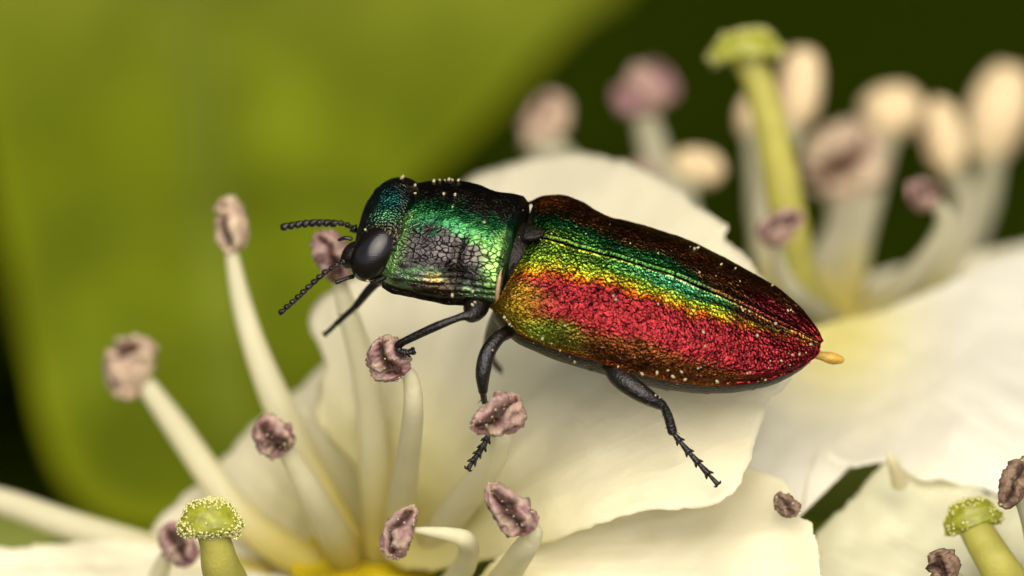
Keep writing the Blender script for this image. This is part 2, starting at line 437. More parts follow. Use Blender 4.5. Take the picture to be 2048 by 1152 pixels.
# ------------------------------------------------------------------ stamens and styles
MAUVE = lin(160, 112, 116); ROSE = lin(200, 168, 144); BROWN = lin(84, 48, 24); CREAM = lin(226, 202, 166); TAN = lin(150, 118, 92)
def anther(cx, cy, d, length, width, angle, parent, look='withered', seed=1.0, bend=.25, face=0.0):
    """two-lobed anther; its slit faces the lens side, 'angle' is the long axis in the picture plane"""
    nu, nv = 56, 40
    U_, T_ = np.meshgrid(np.linspace(0, math.pi, nu), np.linspace(0, 2 * math.pi, nv, endpoint=False), indexing='ij')
    x = -np.cos(U_); r = np.sin(U_) ** .8
    yy = np.cos(T_) * r; zz = np.sin(T_) * r              # zz < 0 looks at the lens
    P = np.stack([x, yy, zz], -1).reshape(-1, 3)
    th = np.arctan2(P[:, 1], -P[:, 2]) - face             # 0 = slit side
    th = (th + math.pi) % (2 * math.pi) - math.pi
    nz = fbm(P, 1.6, 3, seed); fine = fbm(P, 5.0, 3, seed + 3)
    endfade = np.clip(1 - np.abs(P[:, 0]) ** 4, 0, 1)
    if look == 'plump':
        groove = .09 * np.exp(-(th / .22) ** 2) * endfade
        k = 1 - groove + .05 * nz + .02 * fine
        open_ = np.zeros(len(P))
    else:
        off = .45 * np.sin(P[:, 0] * 2.2 + seed) + .5 * nz
        wid = .50 + .22 * np.sin(P[:, 0] * 3.1 + seed * 2.3)
        open_ = np.exp(-((th - off) / wid) ** 4) * endfade
        rim = np.exp(-((np.abs(th - off) - wid - .32) / .24) ** 2) * endfade
        back = np.exp(-((np.abs(th) - math.pi) / .5) ** 2) * endfade
        fold = 1 - np.abs(fbm(P * np.array([.7, 1, 1]), 2.6, 2, seed + 9)) * 2
        k = 1 - .58 * open_ + .15 * rim - .25 * back + .30 * nz + .13 * fine + .22 * (fold - .6)
    Q = P.copy(); Q[:, 1:] *= k[:, None]; Q[:, 0] *= 1 + .08 * nz
    if look != 'plump': Q[:, 1:] *= (1 + .25 * math.sin(seed * 3) * Q[:, :1])
    Q[:, 1] += bend * (Q[:, 0] ** 2 - .4)
    Q *= np.array([length / 2, width / 2, width / 2 * .85])
    ca, sa = math.cos(math.radians(angle)), math.sin(math.radians(angle))
    k_ = (DIST + d) / DIST / PX
    ux = RIGHT * ca + UP * sa; uy = -RIGHT * sa + UP * ca
    V = W(cx, cy, d) + (Q[:, :1] * ux + Q[:, 1:2] * uy + Q[:, 2:3] * FWD) * k_
    if look == 'plump':
        C = mix(CREAM, ROSE, smooth(-.2, .6, nz) * .25)
        C = mix(C, lin(170, 120, 90), np.exp(-(th / .2) ** 2) * endfade * .7)
    elif look == 'dry':
        C = mix(lin(160, 132, 104), lin(120, 92, 74), smooth(-.4, .5, nz)); C = mix(C, lin(70, 46, 32), smooth(.3, .8, open_))
    elif look == 'pale':
        C = mix(ROSE, CREAM, smooth(-.3, .4, nz)); C = mix(C, BROWN, smooth(.35, .8, open_))
    else:
        C = mix(MAUVE, ROSE, smooth(-.3, .5, nz + .5 * fine)); C = mix(C, lin(150, 92, 112), smooth(0, .6, fine) * .5)
        C = mix(C, lin(205, 182, 160), smooth(.3, .9, rim) * .55)
        C = mix(C, BROWN, smooth(.2, .6, open_)); C = mix(C, lin(48, 24, 14), smooth(.6, .98, open_) * .7)
    C = C * (.62 if look != 'plump' else np.array([.80, .80, .70]))
    F = grid_faces(nu, nv, True)
    o = build('anther', V, F, ANTHER, parent, colors=C)
    pts = V.reshape(nu, nv, 3)
    return o, V

def grains_on(V, n, rad, parent, seed):
    r = np.random.default_rng(seed)
    dep = V @ FWD
    cand = np.where(dep < np.quantile(dep, .55))[0]
    idx = r.choice(cand, n)
    v, f = balls(V[idx], r.uniform(.5, 1.1, n) * rad, 1)
    build('pollen', v, f, POLLEN, parent, kind='stuff')

def stamen(parent, path, widths, an=None, grains=0):
    """path: (px, py, depth) from the anther down to the base; widths in photo pixels"""
    if parent is FL:                                        # bases sink into the cup
        m_ = len(path) - 1; path = [(p[0], p[1], p[2] + 1.1 * float(smooth(.6, 1.0, i / m_))) for i, p in enumerate(path)]
    P = [W(*p) for p in path]
    k = [(DIST + p[2]) / DIST / PX for p in path]
    v, f = tube(P, [w * .5 * q for w, q in zip(widths, k)], 16)
    base, tip = P[-1], P[0]
    q = np.clip(((v - tip) @ (base - tip)) / ((base - tip) @ (base - tip)), 0, 1)
    C = mix(np.array([.82, .78, .54]) * (1 if parent is FL else .78), np.array([.70, .60, .12]), smooth(.5, 1.0, q) * .9)  # filaments of the other flowers painted darker, for light falloff
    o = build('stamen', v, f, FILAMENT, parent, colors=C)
    if an:
        a, V = anther(parent=o, **an)
        if grains: grains_on(V, int(grains * .6), .021, o, int(an.get('seed', 1) * 10))
    return o

def style(parent, path, widths, head, sharp=True, seed=1, up_tilt=.35):
    P = [W(*p) for p in path]; k = [(DIST + p[2]) / DIST / PX for p in path]
    v, f = tube(P, [w * .5 * q for w, q in zip(widths, k)], 24, n=30)
    o = build('style', v, f, STYLE, parent)
    hx, hy, hd, hw, hh, ang = head
    r = np.random.default_rng(seed)
    nu, nv = 40, 48
    U_, T_ = np.meshgrid(np.linspace(0, math.pi, nu), np.linspace(0, 2 * math.pi, nv, endpoint=False), indexing='ij')
    X = np.sin(U_) ** .75 * np.cos(T_); Z = np.sin(U_) ** .75 * np.sin(T_); Y = np.cos(U_)
    Q = np.stack([X, Y, Z], -1).reshape(-1, 3)
    q = 1 + .10 * fbm(Q, 2.2, 3, seed)
    Q = Q * q[:, None] * np.array([hw / 2, hh / 2, hw / 2 * .8])
    Q[:, 1] += -.25 * hh * smooth(.2, 1.0, (Q[:, 0] / (hw / 2)) ** 2 + (Q[:, 2] / (hw / 2)) ** 2)      # drooping brim
    Q[:, 1] -= up_tilt * Q[:, 2] * -1 * .3
    ca, sa = math.cos(math.radians(ang)), math.sin(math.radians(ang))
    kk = (DIST + hd) / DIST / PX
    ux = RIGHT * ca + UP * sa; uy = -RIGHT * sa + UP * ca
    V = W(hx, hy, hd) + (Q[:, :1] * ux + Q[:, 1:2] * uy + Q[:, 2:3] * FWD) * kk
    build('stigma', V, grid_faces(nu, nv, True), STIGMA, o)
    # papillae: glassy beads crowded along brim and crown, sparse on the face
    n = 1500 if sharp else 500
    qq = Q / np.array([hw / 2, hh / 2, hw / 2])
    wgt = .10 + smooth(.55, 1.0, np.hypot(qq[:, 0], qq[:, 1] * .9)) + .5 * (qq[:, 1] > .5)
    idx = r.choice(len(V), n, p=wgt / wgt.sum())
    c = V[idx] + r.normal(0, .010, (n, 3))
    bv, bf = balls(c, r.uniform(.010, .021, n), 1)
    build('papillae', bv, bf, PAPILLA, o, kind='stuff')
    return o

def pedicel(parent, c, to):
    c = np.array(c); to = np.array(to)
    mid = (c + to) / 2 + np.array([0, 1.0, -1.5])
    v, f = tube([c, c + np.array([0, .4, -1.5]), mid, to], [.5, .8, .5, .5], 16, n=24)
    build('pedicel', v, f, SEPAL, parent)

def receptacle(parent, px, py, d, rx, seed):
    """shallow honey coloured cup that carries the stamens, facing up"""
    nu, nv = 20, 48
    c = W(px, py, d); V = []
    for i in range(nu):
        t = i / (nu - 1)
        for j in range(nv):
            a = 2 * math.pi * j / nv
            V.append(c + np.array([math.cos(a) * rx * t, math.sin(a) * rx * t, .10 * rx * t ** 2 + .04 * math.sin(7 * a) * t]))
    o = build('receptacle', V, grid_faces(nu, nv, True), NECTAR, parent)
    s = o.modifiers.new('thickness', 'SOLIDIFY'); s.thickness = .2; s.offset = -1

TWIG_Y, TWIG_Z = 14.0, -16.0
def twig_point(x): return np.array([x, TWIG_Y + .05 * x, TWIG_Z + .06 * x])

# ------------------------------------------------------------------ left flower (the beetle stands on its petal)
cL = W(740, 1140, 4.2)
FL = root_of('hawthorn_flower', cL, 'white hawthorn flower under the beetle with mauve withered anthers and a green style', 'flower', 'hawthorn blossoms')
def pA(x, y):
    return -.25 - .0029 * (x - 1435) - .0062 * (y - 968) + .0000105 * max(0, 640 - y) ** 2 + 2.7 * math.exp(-((x - 730) / 280) ** 2 - ((y - 1130) / 260) ** 2)
petal('petal', [(618, 650), (640, 598), (720, 552), (840, 470), (930, 365), (1010, 332), (1090, 312), (1170, 307), (1250, 324), (1330, 366), (1400, 418), (1453, 452), (1447, 474), (1484, 505), (1530, 560), (1590, 640), (1600, 700),
                (1570, 770), (1530, 810), (1512, 880), (1480, 960), (1420, 1012), (1290, 1020), (1180, 1054), (1060, 1100), (900, 1140), (770, 1120), (730, 1020), (700, 930), (640, 860), (636, 790), (648, 725)],
      (1080, 780), pA, FL, curl=.25, ripple=.13, seed=2.0, green=(770, 1090, 280))
def pB(x, y): return 5.4 - .0012 * (x - 600) - .004 * (y - 900) + .8 * math.exp(-((x - 740) / 180) ** 2 - ((y - 1120) / 180) ** 2)
petal('petal', [(300, 1075), (340, 1020), (430, 935), (520, 840), (600, 775), (680, 712), (740, 760), (760, 900), (760, 1060), (700, 1150), (540, 1180), (380, 1170), (310, 1130)], (560, 990), pB, FL, curl=.2, ripple=.2, seed=7.0, green=(740, 1080, 200))
petal('petal', [(-120, 1110), (-40, 1095), (60, 1096), (200, 1082), (330, 1092), (480, 1140), (640, 1180), (600, 1290), (420, 1360), (150, 1400), (-80, 1330), (-160, 1200)], (260, 1230), plane(300, 1150, 4.2, .0006, -.006), FL, curl=-.2, ripple=.2, seed=11.0)
petal('petal', [(960, 1150), (1060, 1070), (1170, 1020), (1300, 985), (1400, 965), (1470, 935), (1540, 948), (1585, 985), (1597, 1030), (1625, 1050), (1637, 1110), (1640, 1200), (1560, 1320), (1350, 1380), (1120, 1330), (960, 1240)],
      (1330, 1160), lambda x, y: .95 + .0016 * (1560 - x) - .0052 * (y - 1010), FL, curl=-.15, ripple=.12, seed=14.0, green=(900, 1230, 170))
petal('petal', [(560, 1230), (700, 1220), (860, 1230), (960, 1300), (940, 1420), (760, 1480), (560, 1430), (500, 1320)], (740, 1330), plane(740, 1230, 3.2, 0, -.006), FL, curl=-.3, ripple=.2, seed=17.0)
receptacle(FL, 728, 1158, 4.2, .95, 1)
pedicel(FL, cL + np.array([0, .8, -1.4]), twig_point(cL[0]))
# stamens of the left flower
stamen(FL, [(462, 500, 3.6), (482, 600, 3.6), (512, 700, 3.5), (552, 800, 3.4), (610, 930, 3.2), (690, 1080, 3.0)], [26, 40, 50, 62, 72, 80],
       dict(cx=462, cy=450, d=3.55, length=118, width=64, angle=97, look='pale', seed=1.0, bend=.1, face=.5), 40)
stamen(FL, [(292, 770, 5.1), (350, 850, 4.8), (420, 950, 4.3), (500, 1050, 3.8), (620, 1130, 3.2)], [40, 52, 58, 70, 80],
       dict(cx=262, cy=736, d=5.1, length=132, width=96, angle=68, look='pale', seed=2.2, bend=-.15, face=.75), 20)
stamen(FL, [(560, 885, 1.6), (590, 930, 1.8), (635, 1010, 2.3), (690, 1110, 3.0)], [30, 44, 60, 74],
       dict(cx=547, cy=872, d=1.4, length=88, width=74, angle=-35, look='withered', seed=3.1, bend=.2, face=-.2), 50)
stamen(FL, [(678, 560, 2.1), (700, 640, 2.2), (728, 740, 2.4), (745, 880, 2.6), (755, 1100, 3.1)], [28, 44, 52, 58, 70],
       dict(cx=664, cy=512, d=1.9, length=112, width=66, angle=118, look='withered', seed=4.3, bend=.12, face=.4), 30)
stamen(FL, [(800, 728, -.1), (822, 760, 0), (826, 830, .3), (812, 940, 1.2), (790, 1090, 3.0)], [18, 34, 42, 50, 66],
       dict(cx=778, cy=718, d=-.25, length=92, width=78, angle=-62, look='withered', seed=5.2, bend=.2, face=.1), 45)
stamen(FL, [(1000, 850, -.2), (1000, 880, 0), (965, 950, .7), (905, 1030, 1.8), (840, 1120, 3.0)], [30, 50, 60, 66, 72],
       dict(cx=996, cy=832, d=-.95, length=116, width=72, angle=28, look='withered', seed=6.7, bend=.15, face=.1), 70)
stamen(FL, [(818, 1060, -.9), (850, 1062, -.85), (905, 1070, -.8), (935, 1085, -.5), (930, 1130, .5), (880, 1200, 2.6)], [8, 18, 30, 40, 46, 60],
       dict(cx=801, cy=1063, d=-1.0, length=112, width=56, angle=66, look='withered', seed=7.9, bend=-.35, face=.1), 45)
stamen(FL, [(1050, 1045, -.9), (1066, 1068, -.8), (1040, 1110, -.3), (985, 1180, 1.4), (900, 1220, 3.0)], [24, 40, 52, 60, 66],
       dict(cx=1018, cy=1018, d=-1.05, length=128, width=66, angle=-44, look='withered', seed=8.8, bend=.1, face=-.25), 60)
stamen(FL, [(344, 1105, 2.7), (328, 1125, 2.8), (322, 1180, 3.2), (420, 1260, 3.6)], [22, 34, 42, 60],
       dict(cx=356, cy=1090, d=2.5, length=96, width=64, angle=-52, look='withered', seed=9.4, bend=.2, face=.2), 20)
stamen(FL, [(-60, 990, 5.6), (20, 1008, 5.4), (160, 1058, 5.0), (330, 1110, 4.4), (520, 1160, 3.6)], [50, 54, 62, 70, 80],
       dict(cx=-95, cy=975, d=5.6, length=120, width=80, angle=10, look='pale', seed=10.1))
style(FL, [(421, 1050, -.5), (432, 1090, -.45), (448, 1150, -.1), (500, 1230, 1.2), (640, 1240, 3.0)], [62, 66, 82, 96, 110], (420, 1036, -.55, 128, 74, 2), seed=3)
sep = W(980, 1110, 2.2)
v, f = tube([W(955, 1065, 4.2), W(980, 1095, 4.4), W(975, 1160, 5.0)], [.08, .30, .4], 12); build('sepal', v, f, SEPAL, FL)

# ------------------------------------------------------------------ right flower (behind the beetle's tail)
cR = W(1690, 650, 8.5)
FR = root_of('hawthorn_flower', cR, 'white hawthorn flower behind the beetle tail with plump cream anthers', 'flower', 'hawthorn blossoms')
petal('petal', [(1470, 800), (1530, 720), (1600, 670), (1680, 640), (1780, 615), (1900, 565), (2050, 505), (2250, 480), (2330, 700), (2260, 980), (2080, 1010), (1960, 975), (1900, 962), (1840, 955), (1770, 922), (1705, 932), (1668, 918), (1640, 898), (1618, 950), (1598, 1030), (1550, 1040), (1500, 1010), (1460, 930), (1480, 860)],
      (1850, 790), lambda x, y: 2.5 + .0125 * 40 * math.log1p(math.exp((950 - y) / 40)) + .001 * (x - 1700), FR, curl=-.1, ripple=.2, seed=21.0, tint=(.88, .86, .75), green=(1670, 660, 150), hub=(1690, 650))
petal('petal', [(1650, 640), (1720, 560), (1900, 520), (2080, 480), (2240, 420), (2280, 330), (2160, 470), (2150, 640), (1900, 660), (1720, 680)], (1950, 590), lambda x, y: 10.5 + .004 * (600 - y), FR, curl=.2, ripple=.2, seed=24.0, hub=(1690, 650))
petal('petal', [(1500, 640), (1540, 560), (1610, 545), (1690, 600), (1690, 680), (1610, 730), (1530, 720)], (1600, 640), plane(1600, 640, 9.0, 0, -.008), FR, curl=.2, ripple=.2, seed=27.0, green=(1660, 640, 120))
receptacle(FR, 1690, 665, 9.4, .6, 2)
pedicel(FR, cR + np.array([0, .4, -1.2]), twig_point(cR[0]))
def plump(cx, cy, d, L, w, ang, path, widths, look='plump', seed=1.0, face=0.0, bend=0.0):
    if look != 'withered' or cx < 1400:
        d += 3.0; path = [(p[0], p[1], p[2] + 3.0 * (1 - i / (len(path) - 1))) for i, p in enumerate(path)]
    stamen(FR, path, widths, dict(cx=cx, cy=cy, d=d, length=L, width=w, angle=ang, look=look, seed=seed, face=face, bend=bend))
plump(1598, 178, 9.5, 160, 92, 82, [(1590, 240, 9.6), (1560, 330, 9.6), (1530, 450, 9.4), (1560, 580, 9.1), (1680, 650, 9)], [30, 40, 58, 66, 66], seed=1.3, face=.8)
plump(1505, 232, 10.5, 90, 58, 80, [(1505, 265, 10.5), (1512, 360, 10.2), (1530, 480, 9.8), (1660, 650, 9)], [26, 36, 44, 60], seed=2.6, face=2.2)
plump(1690, 325, 9.6, 168, 150, 60, [(1690, 390, 9.9), (1685, 470, 9.8), (1650, 560, 9.4), (1690, 660, 9)], [60, 80, 96, 100], seed=3.7, face=.1, look='pale')
plump(1785, 225, 11.0, 124, 112, 10, [(1775, 270, 11.1), (1745, 380, 10.7), (1712, 500, 10), (1690, 650, 9)], [40, 48, 60, 72], seed=4.5, face=2.0)
plump(1888, 275, 10.3, 150, 84, 100, [(1905, 340, 10.4), (1935, 420, 10.2), (1880, 530, 9.6), (1720, 650, 9)], [36, 60, 70, 80], seed=5.8, face=.9)
plump(1995, 228, 12.0, 200, 122, 72, [(1985, 320, 12), (1962, 420, 11.2), (1900, 540, 10.2), (1720, 660, 9)], [44, 60, 70, 90], seed=6.2, face=2.4)
plump(1848, 388, 7.4, 66, 58, 20, [(1870, 400, 7.6), (1890, 450, 7.8), (1840, 540, 8.2), (1720, 650, 9)], [22, 38, 56, 80], look='withered', seed=7.7)
plump(1562, 452, 5.9, 96, 60, 35, [(1555, 475, 6.0), (1562, 540, 6.3), (1600, 600, 6.8), (1680, 660, 8.6)], [18, 34, 46, 60], look='withered', seed=8.1)
plump(1290, 185, 9.6, 128, 104, 25, [(1290, 235, 9.8), (1308, 300, 9.8), (1340, 400, 9.5), (1450, 560, 9.2), (1660, 680, 9)], [46, 60, 66, 70, 80], look='withered', seed=9.3, face=1.6)
plump(1092, 248, 9.8, 128, 88, 70, [(1095, 290, 9.9), (1120, 340, 9.9), (1240, 480, 9.5), (1450, 600, 9.3), (1660, 690, 9)], [50, 90, 80, 76, 80], look='pale', seed=10.6, face=1.4)
plump(1395, 336, 8.8, 104, 80, -8, [(1380, 350, 8.9), (1370, 420, 9), (1450, 560, 9), (1660, 690, 9)], [34, 54, 60, 80], look='plump', seed=11.9, face=1.8)
plump(1282, 350, 8.0, 70, 46, 10, [(1290, 362, 8.1), (1340, 460, 8.6), (1500, 620, 8.9), (1680, 690, 9)], [24, 40, 50, 60], look='withered', seed=12.4, face=1.0)
style(FR, [(1490, 110, 7.0), (1525, 190, 7.0), (1555, 320, 7.1), (1578, 450, 7.3), (1600, 580, 7.8), (1660, 660, 8.8)], [64, 62, 72, 78, 84, 90], (1490, 92, 6.9, 150, 62, 8), sharp=False, seed=5)

# ------------------------------------------------------------------ lower right flower
cC = W(2100, 1260, 4.0)
FC = root_of('hawthorn_flower', cC, 'white hawthorn flower with dry brown anthers below the big bare petal', 'flower', 'hawthorn blossoms')
petal('petal', [(1590, 1180), (1600, 1110), (1625, 1075), (1690, 1012), (1725, 975), (1775, 925), (1850, 940), (1960, 985), (2060, 1020), (2180, 1100), (2220, 1240), (2100, 1330), (1900, 1340), (1720, 1300)], (1900, 1150), lambda x, y: 2.4 + .006 * (1000 - y) + .002 * (1900 - x), FC, curl=.15, ripple=.25, seed=31.0, tint=(.80, .79, .58), hub=(2100, 1260))
petal('petal', [(2080, 1120), (2160, 1010), (2300, 960), (2480, 1040), (2540, 1240), (2400, 1400), (2200, 1380), (2100, 1280)], (2290, 1200), plane(2200, 1200, 3.0, 0, -.005), FC, curl=.2, ripple=.2, seed=34.0, hub=(2100, 1260))
receptacle(FC, 2100, 1270, 4.4, 1.2, 3)
pedicel(FC, cC + np.array([0, .4, -.5]), twig_point(cC[0]))
stamen(FC, [(2040, 1000, -.2), (2062, 1060, .3), (2080, 1160, 2.0), (2090, 1260, 4.0)], [22, 34, 44, 60],
       dict(cx=2032, cy=966, d=-.4, length=112, width=56, angle=62, look='dry', seed=13.2, bend=.1, face=.1), 12)
stamen(FC, [(1905, 1150, -.2), (1950, 1190, .6), (2090, 1270, 4.0)], [24, 40, 60],
       dict(cx=1888, cy=1134, d=-.4, length=76, width=60, angle=110, look='dry', seed=14.9, face=.3), 8)
stamen(FC, [(1572, 1013, .5), (1574, 1030, 1.5), (1640, 1140, 3.8), (1800, 1220, 4.6), (2060, 1280, 5.0)], [18, 30, 40, 44, 60],
       dict(cx=1572, cy=1010, d=.35, length=60, width=40, angle=-42, look='dry', seed=15.4, face=.2), 10)
style(FC, [(1945, 1045, .9), (1970, 1090, .7), (2008, 1150, .7), (2080, 1250, 2.0)], [66, 72, 80, 90], (1942, 1030, .9, 118, 62, 16), sharp=False, seed=8)
v, f = tube([W(1774, 905, 1.9), W(1785, 925, 2.0), W(1800, 965, 2.4)], [.02, .07, .12], 10); build('petal_tip', v, f, PETAL, FC, colors=np.tile([.8, .74, .5], (len(v), 1)))

# ------------------------------------------------------------------ twig carrying the blossoms, big leaf behind
v, f = tube([twig_point(x) + np.array([0, math.sin(x * .15) * 1.5, math.cos(x * .2) * 1.0]) for x in range(-60, 91, 10)], [2.0 - .008 * k * 5 for k in range(16)], 16, n=90)
tag(build('hawthorn_twig', v, f, BARK), 'brown woody twig hidden beneath the hawthorn blossoms', 'twig')

LD = 26.0
lv = W(400, 480, LD)
leafr = root_of('hawthorn_leaf', lv, 'broad bright green hawthorn leaf behind the beetle head', 'leaf')
out_ = [(1255, -60), (1190, 10), (1112, 85), (1042, 160), (980, 230), (910, 300), (855, 350), (805, 400), (780, 520), (820, 700), (760, 880), (600, 1010), (420, 1060), (300, 1065), (190, 1030), (125, 960), (85, 860), (60, 740), (35, 610), (5, 480), (-25, 350), (-60, 160), (-60, -100), (100, -330), (600, -420), (1100, -300)]
def leaf():
    n, rings = 160, 30
    B = spline(out_, n, closed=True); c = np.array([520., 360.])
    pts, rho = [c[None]], [np.zeros(1)]
    for k in range(1, rings + 1):
        pts.append(c + (B - c) * (k / rings)); rho.append(np.full(n, k / rings))
    P = np.concatenate(pts); rho = np.concatenate(rho)
    mid = (P[:, 0] - 420 - .10 * (P[:, 1] - 400))              # distance from midrib
    d = LD - .010 * (P[:, 1] - 400) + .0000 * mid + 1.4 * np.abs(mid) / 500 + .8 * fbm(np.c_[P / 160, 0 * rho], .35, 2, 3)
    V = WA(P[:, 0], P[:, 1], d)
    F = [(0, 1 + (i + 1) % n, 1 + i) for i in range(n)]
    for k in range(rings - 1):
        a0 = 1 + k * n; b0 = a0 + n
        F += [(a0 + i, a0 + (i + 1) % n, b0 + (i + 1) % n, b0 + i) for i in range(n)]
    base = np.array([.140, .180, .004])
    C = np.tile(base, (len(P), 1))
    C = mix(C, np.array([.25, .27, .004]), smooth(.90, 1.0, rho) * .8)          # yellowish margin
    C = mix(C, np.array([.19, .21, .02]), smooth(300, -200, P[:, 1]) * .7)
    C = mix(C, np.array([.20, .24, .04]), np.exp(-(mid / 40) ** 2) * .3)
    C *= (1 + .25 * fbm(np.c_[P / 160, 0 * rho], .8, 3, 9))[:, None]
    o = build('leaf_blade', V, F, LEAF, leafr, colors=C)
    s = o.modifiers.new('thickness', 'SOLIDIFY'); s.thickness = .25; s.offset = 0
    v, f = tube([W(440, 700, LD - .1), W(425, 300, LD + .4), W(380, -200, LD + 1.5), W(360, -450, LD + 2), W(300, -800, LD + 6)], [.04, .10, .14, .2, .3], 10)
    build('midrib', v, f, LEAF, leafr, colors=np.tile([.16, .20, .012], (len(v), 1)))
leaf()
lr2 = root_of('hawthorn_leaf', W(40, 1030, 20), 'small green leaf tip under the lowest white filament', 'leaf')
v2 = [(-160, 960), (-60, 985), (60, 1020), (140, 1060), (100, 1110), (-40, 1130), (-180, 1100)]
petal('leaf_blade', v2, (-30, 1050), plane(0, 1050, 20, 0, -.01), lr2, curl=.2, ripple=.2, seed=41.0, tint=(.22, .25, .05), material=LEAF, n=60, rings=8, jag=0)
lr3 = root_of('hawthorn_leaf', W(1650, 985, 16), 'green leaf showing through the gap between petals', 'leaf')
petal('leaf_blade', [(1480, 880), (1600, 850), (1760, 880), (1800, 1000), (1740, 1140), (1600, 1160), (1480, 1050)], (1640, 1000), plane(1650, 985, 11, 0, -.01), lr3, curl=.2, ripple=.2, seed=44.0, tint=(.20, .28, .008), material=LEAF, n=60, rings=8, jag=0)

# ------------------------------------------------------------------ the beetle
beetle = root_of('jewel_beetle', W(1100, 760, .6), 'metallic jewel beetle with green thorax and crimson and green wing cases', 'beetle')
PHI = math.radians(43); CP, SP = math.cos(PHI), math.sin(PHI)
def frame(deg, phi=PHI):
    a = math.radians(deg)
    ax = RIGHT * math.cos(a) - UP * math.sin(a); pp = RIGHT * math.sin(a) + UP * math.cos(a)
    nn = -FWD * math.cos(phi) + pp * math.sin(phi); ll = pp * math.cos(phi) + FWD * math.sin(phi)
    return ax, ll, nn, pp
EA, EL, EN, EP = frame(18.8)
TC0 = -45.0
EO = W(1060, 487, 0.0) + EP * (TC0 / PX)
def eloc(s, y, z):
    return EO + (np.asarray(s)[..., None] * EA + np.asarray(y)[..., None] * EL + np.asarray(z)[..., None] * EN) / PX

tsK = np.array([(-33, 10), (0, 18), (24, 21), (100, 26), (170, 30), (286, 34), (411, 24), (500, 12), (560, 5), (600, 0), (616, -2)], float)
tUK = np.array([(-33, 86), (-10, 96), (26, 108), (79, 108), (136, 99), (207, 104), (280, 108), (368, 99), (435, 87), (503, 73), (551, 55), (586, 32), (606, 16), (616, 3)], float)
tLK = np.array([(-33, -136), (0, -160), (39, -177), (114, -181), (187, -178), (260, -176), (343, -169), (412, -156), (479, -134), (541, -101), (585, -66), (606, -38), (616, -14)], float)
def pchip(K, x):
    sx = np.linspace(K[0, 0], K[-1, 0], 400); y = np.interp(sx, K[:, 0], K[:, 1])
    kern = np.hanning(23); kern /= kern.sum()
    ys = np.convolve(np.pad(y, 11, mode='edge'), kern, mode='valid')
    e = smooth(0, 18, np.minimum(np.arange(400), np.arange(400)[::-1])); ys = ys * e + y * (1 - e)
    return np.interp(x, sx, ys)
def section(s):
    ts, tU, tL = pchip(tsK, s), pchip(tUK, s), pchip(tLK, s)
    M, Nn = tU - tL, ts - tL
    A = -(M - Nn) + np.sqrt(np.maximum((M - Nn) ** 2 + M ** 2 - Nn ** 2, 0))
    c = tL + A
    return A / CP, np.maximum((ts - c) / SP, 3), (c - TC0) / SP, ts

CRIM = np.array([.135, .0115, .0135]); ORNG = np.array([.19, .046, .004]); GOLD = np.array([.25, .175, .009]); LIME = np.array([.145, .215, .014])
GRN = np.array([.035, .17, .030]); TEAL = np.array([.06, .27, .12]); DGRN = np.array([.010, .08, .024]); BRN = np.array([.085, .026, .007]); DRK = np.array([.05, .025, .012])
def stops(x, pos, cols):
    """x (n,), pos list of (n,) arrays ascending, cols list -> blended colour"""
    C = np.tile(cols[0], (len(x), 1)).astype(float)
    for i in range(len(pos)):
        p0 = pos[i - 1] if i else pos[0] - 12
        C = mix(C, cols[i + 1], smooth(0, 1, (x - p0) / np.maximum(pos[i] - p0, 3)) if i else smooth(pos[0] - 10, pos[0], x))
    return C

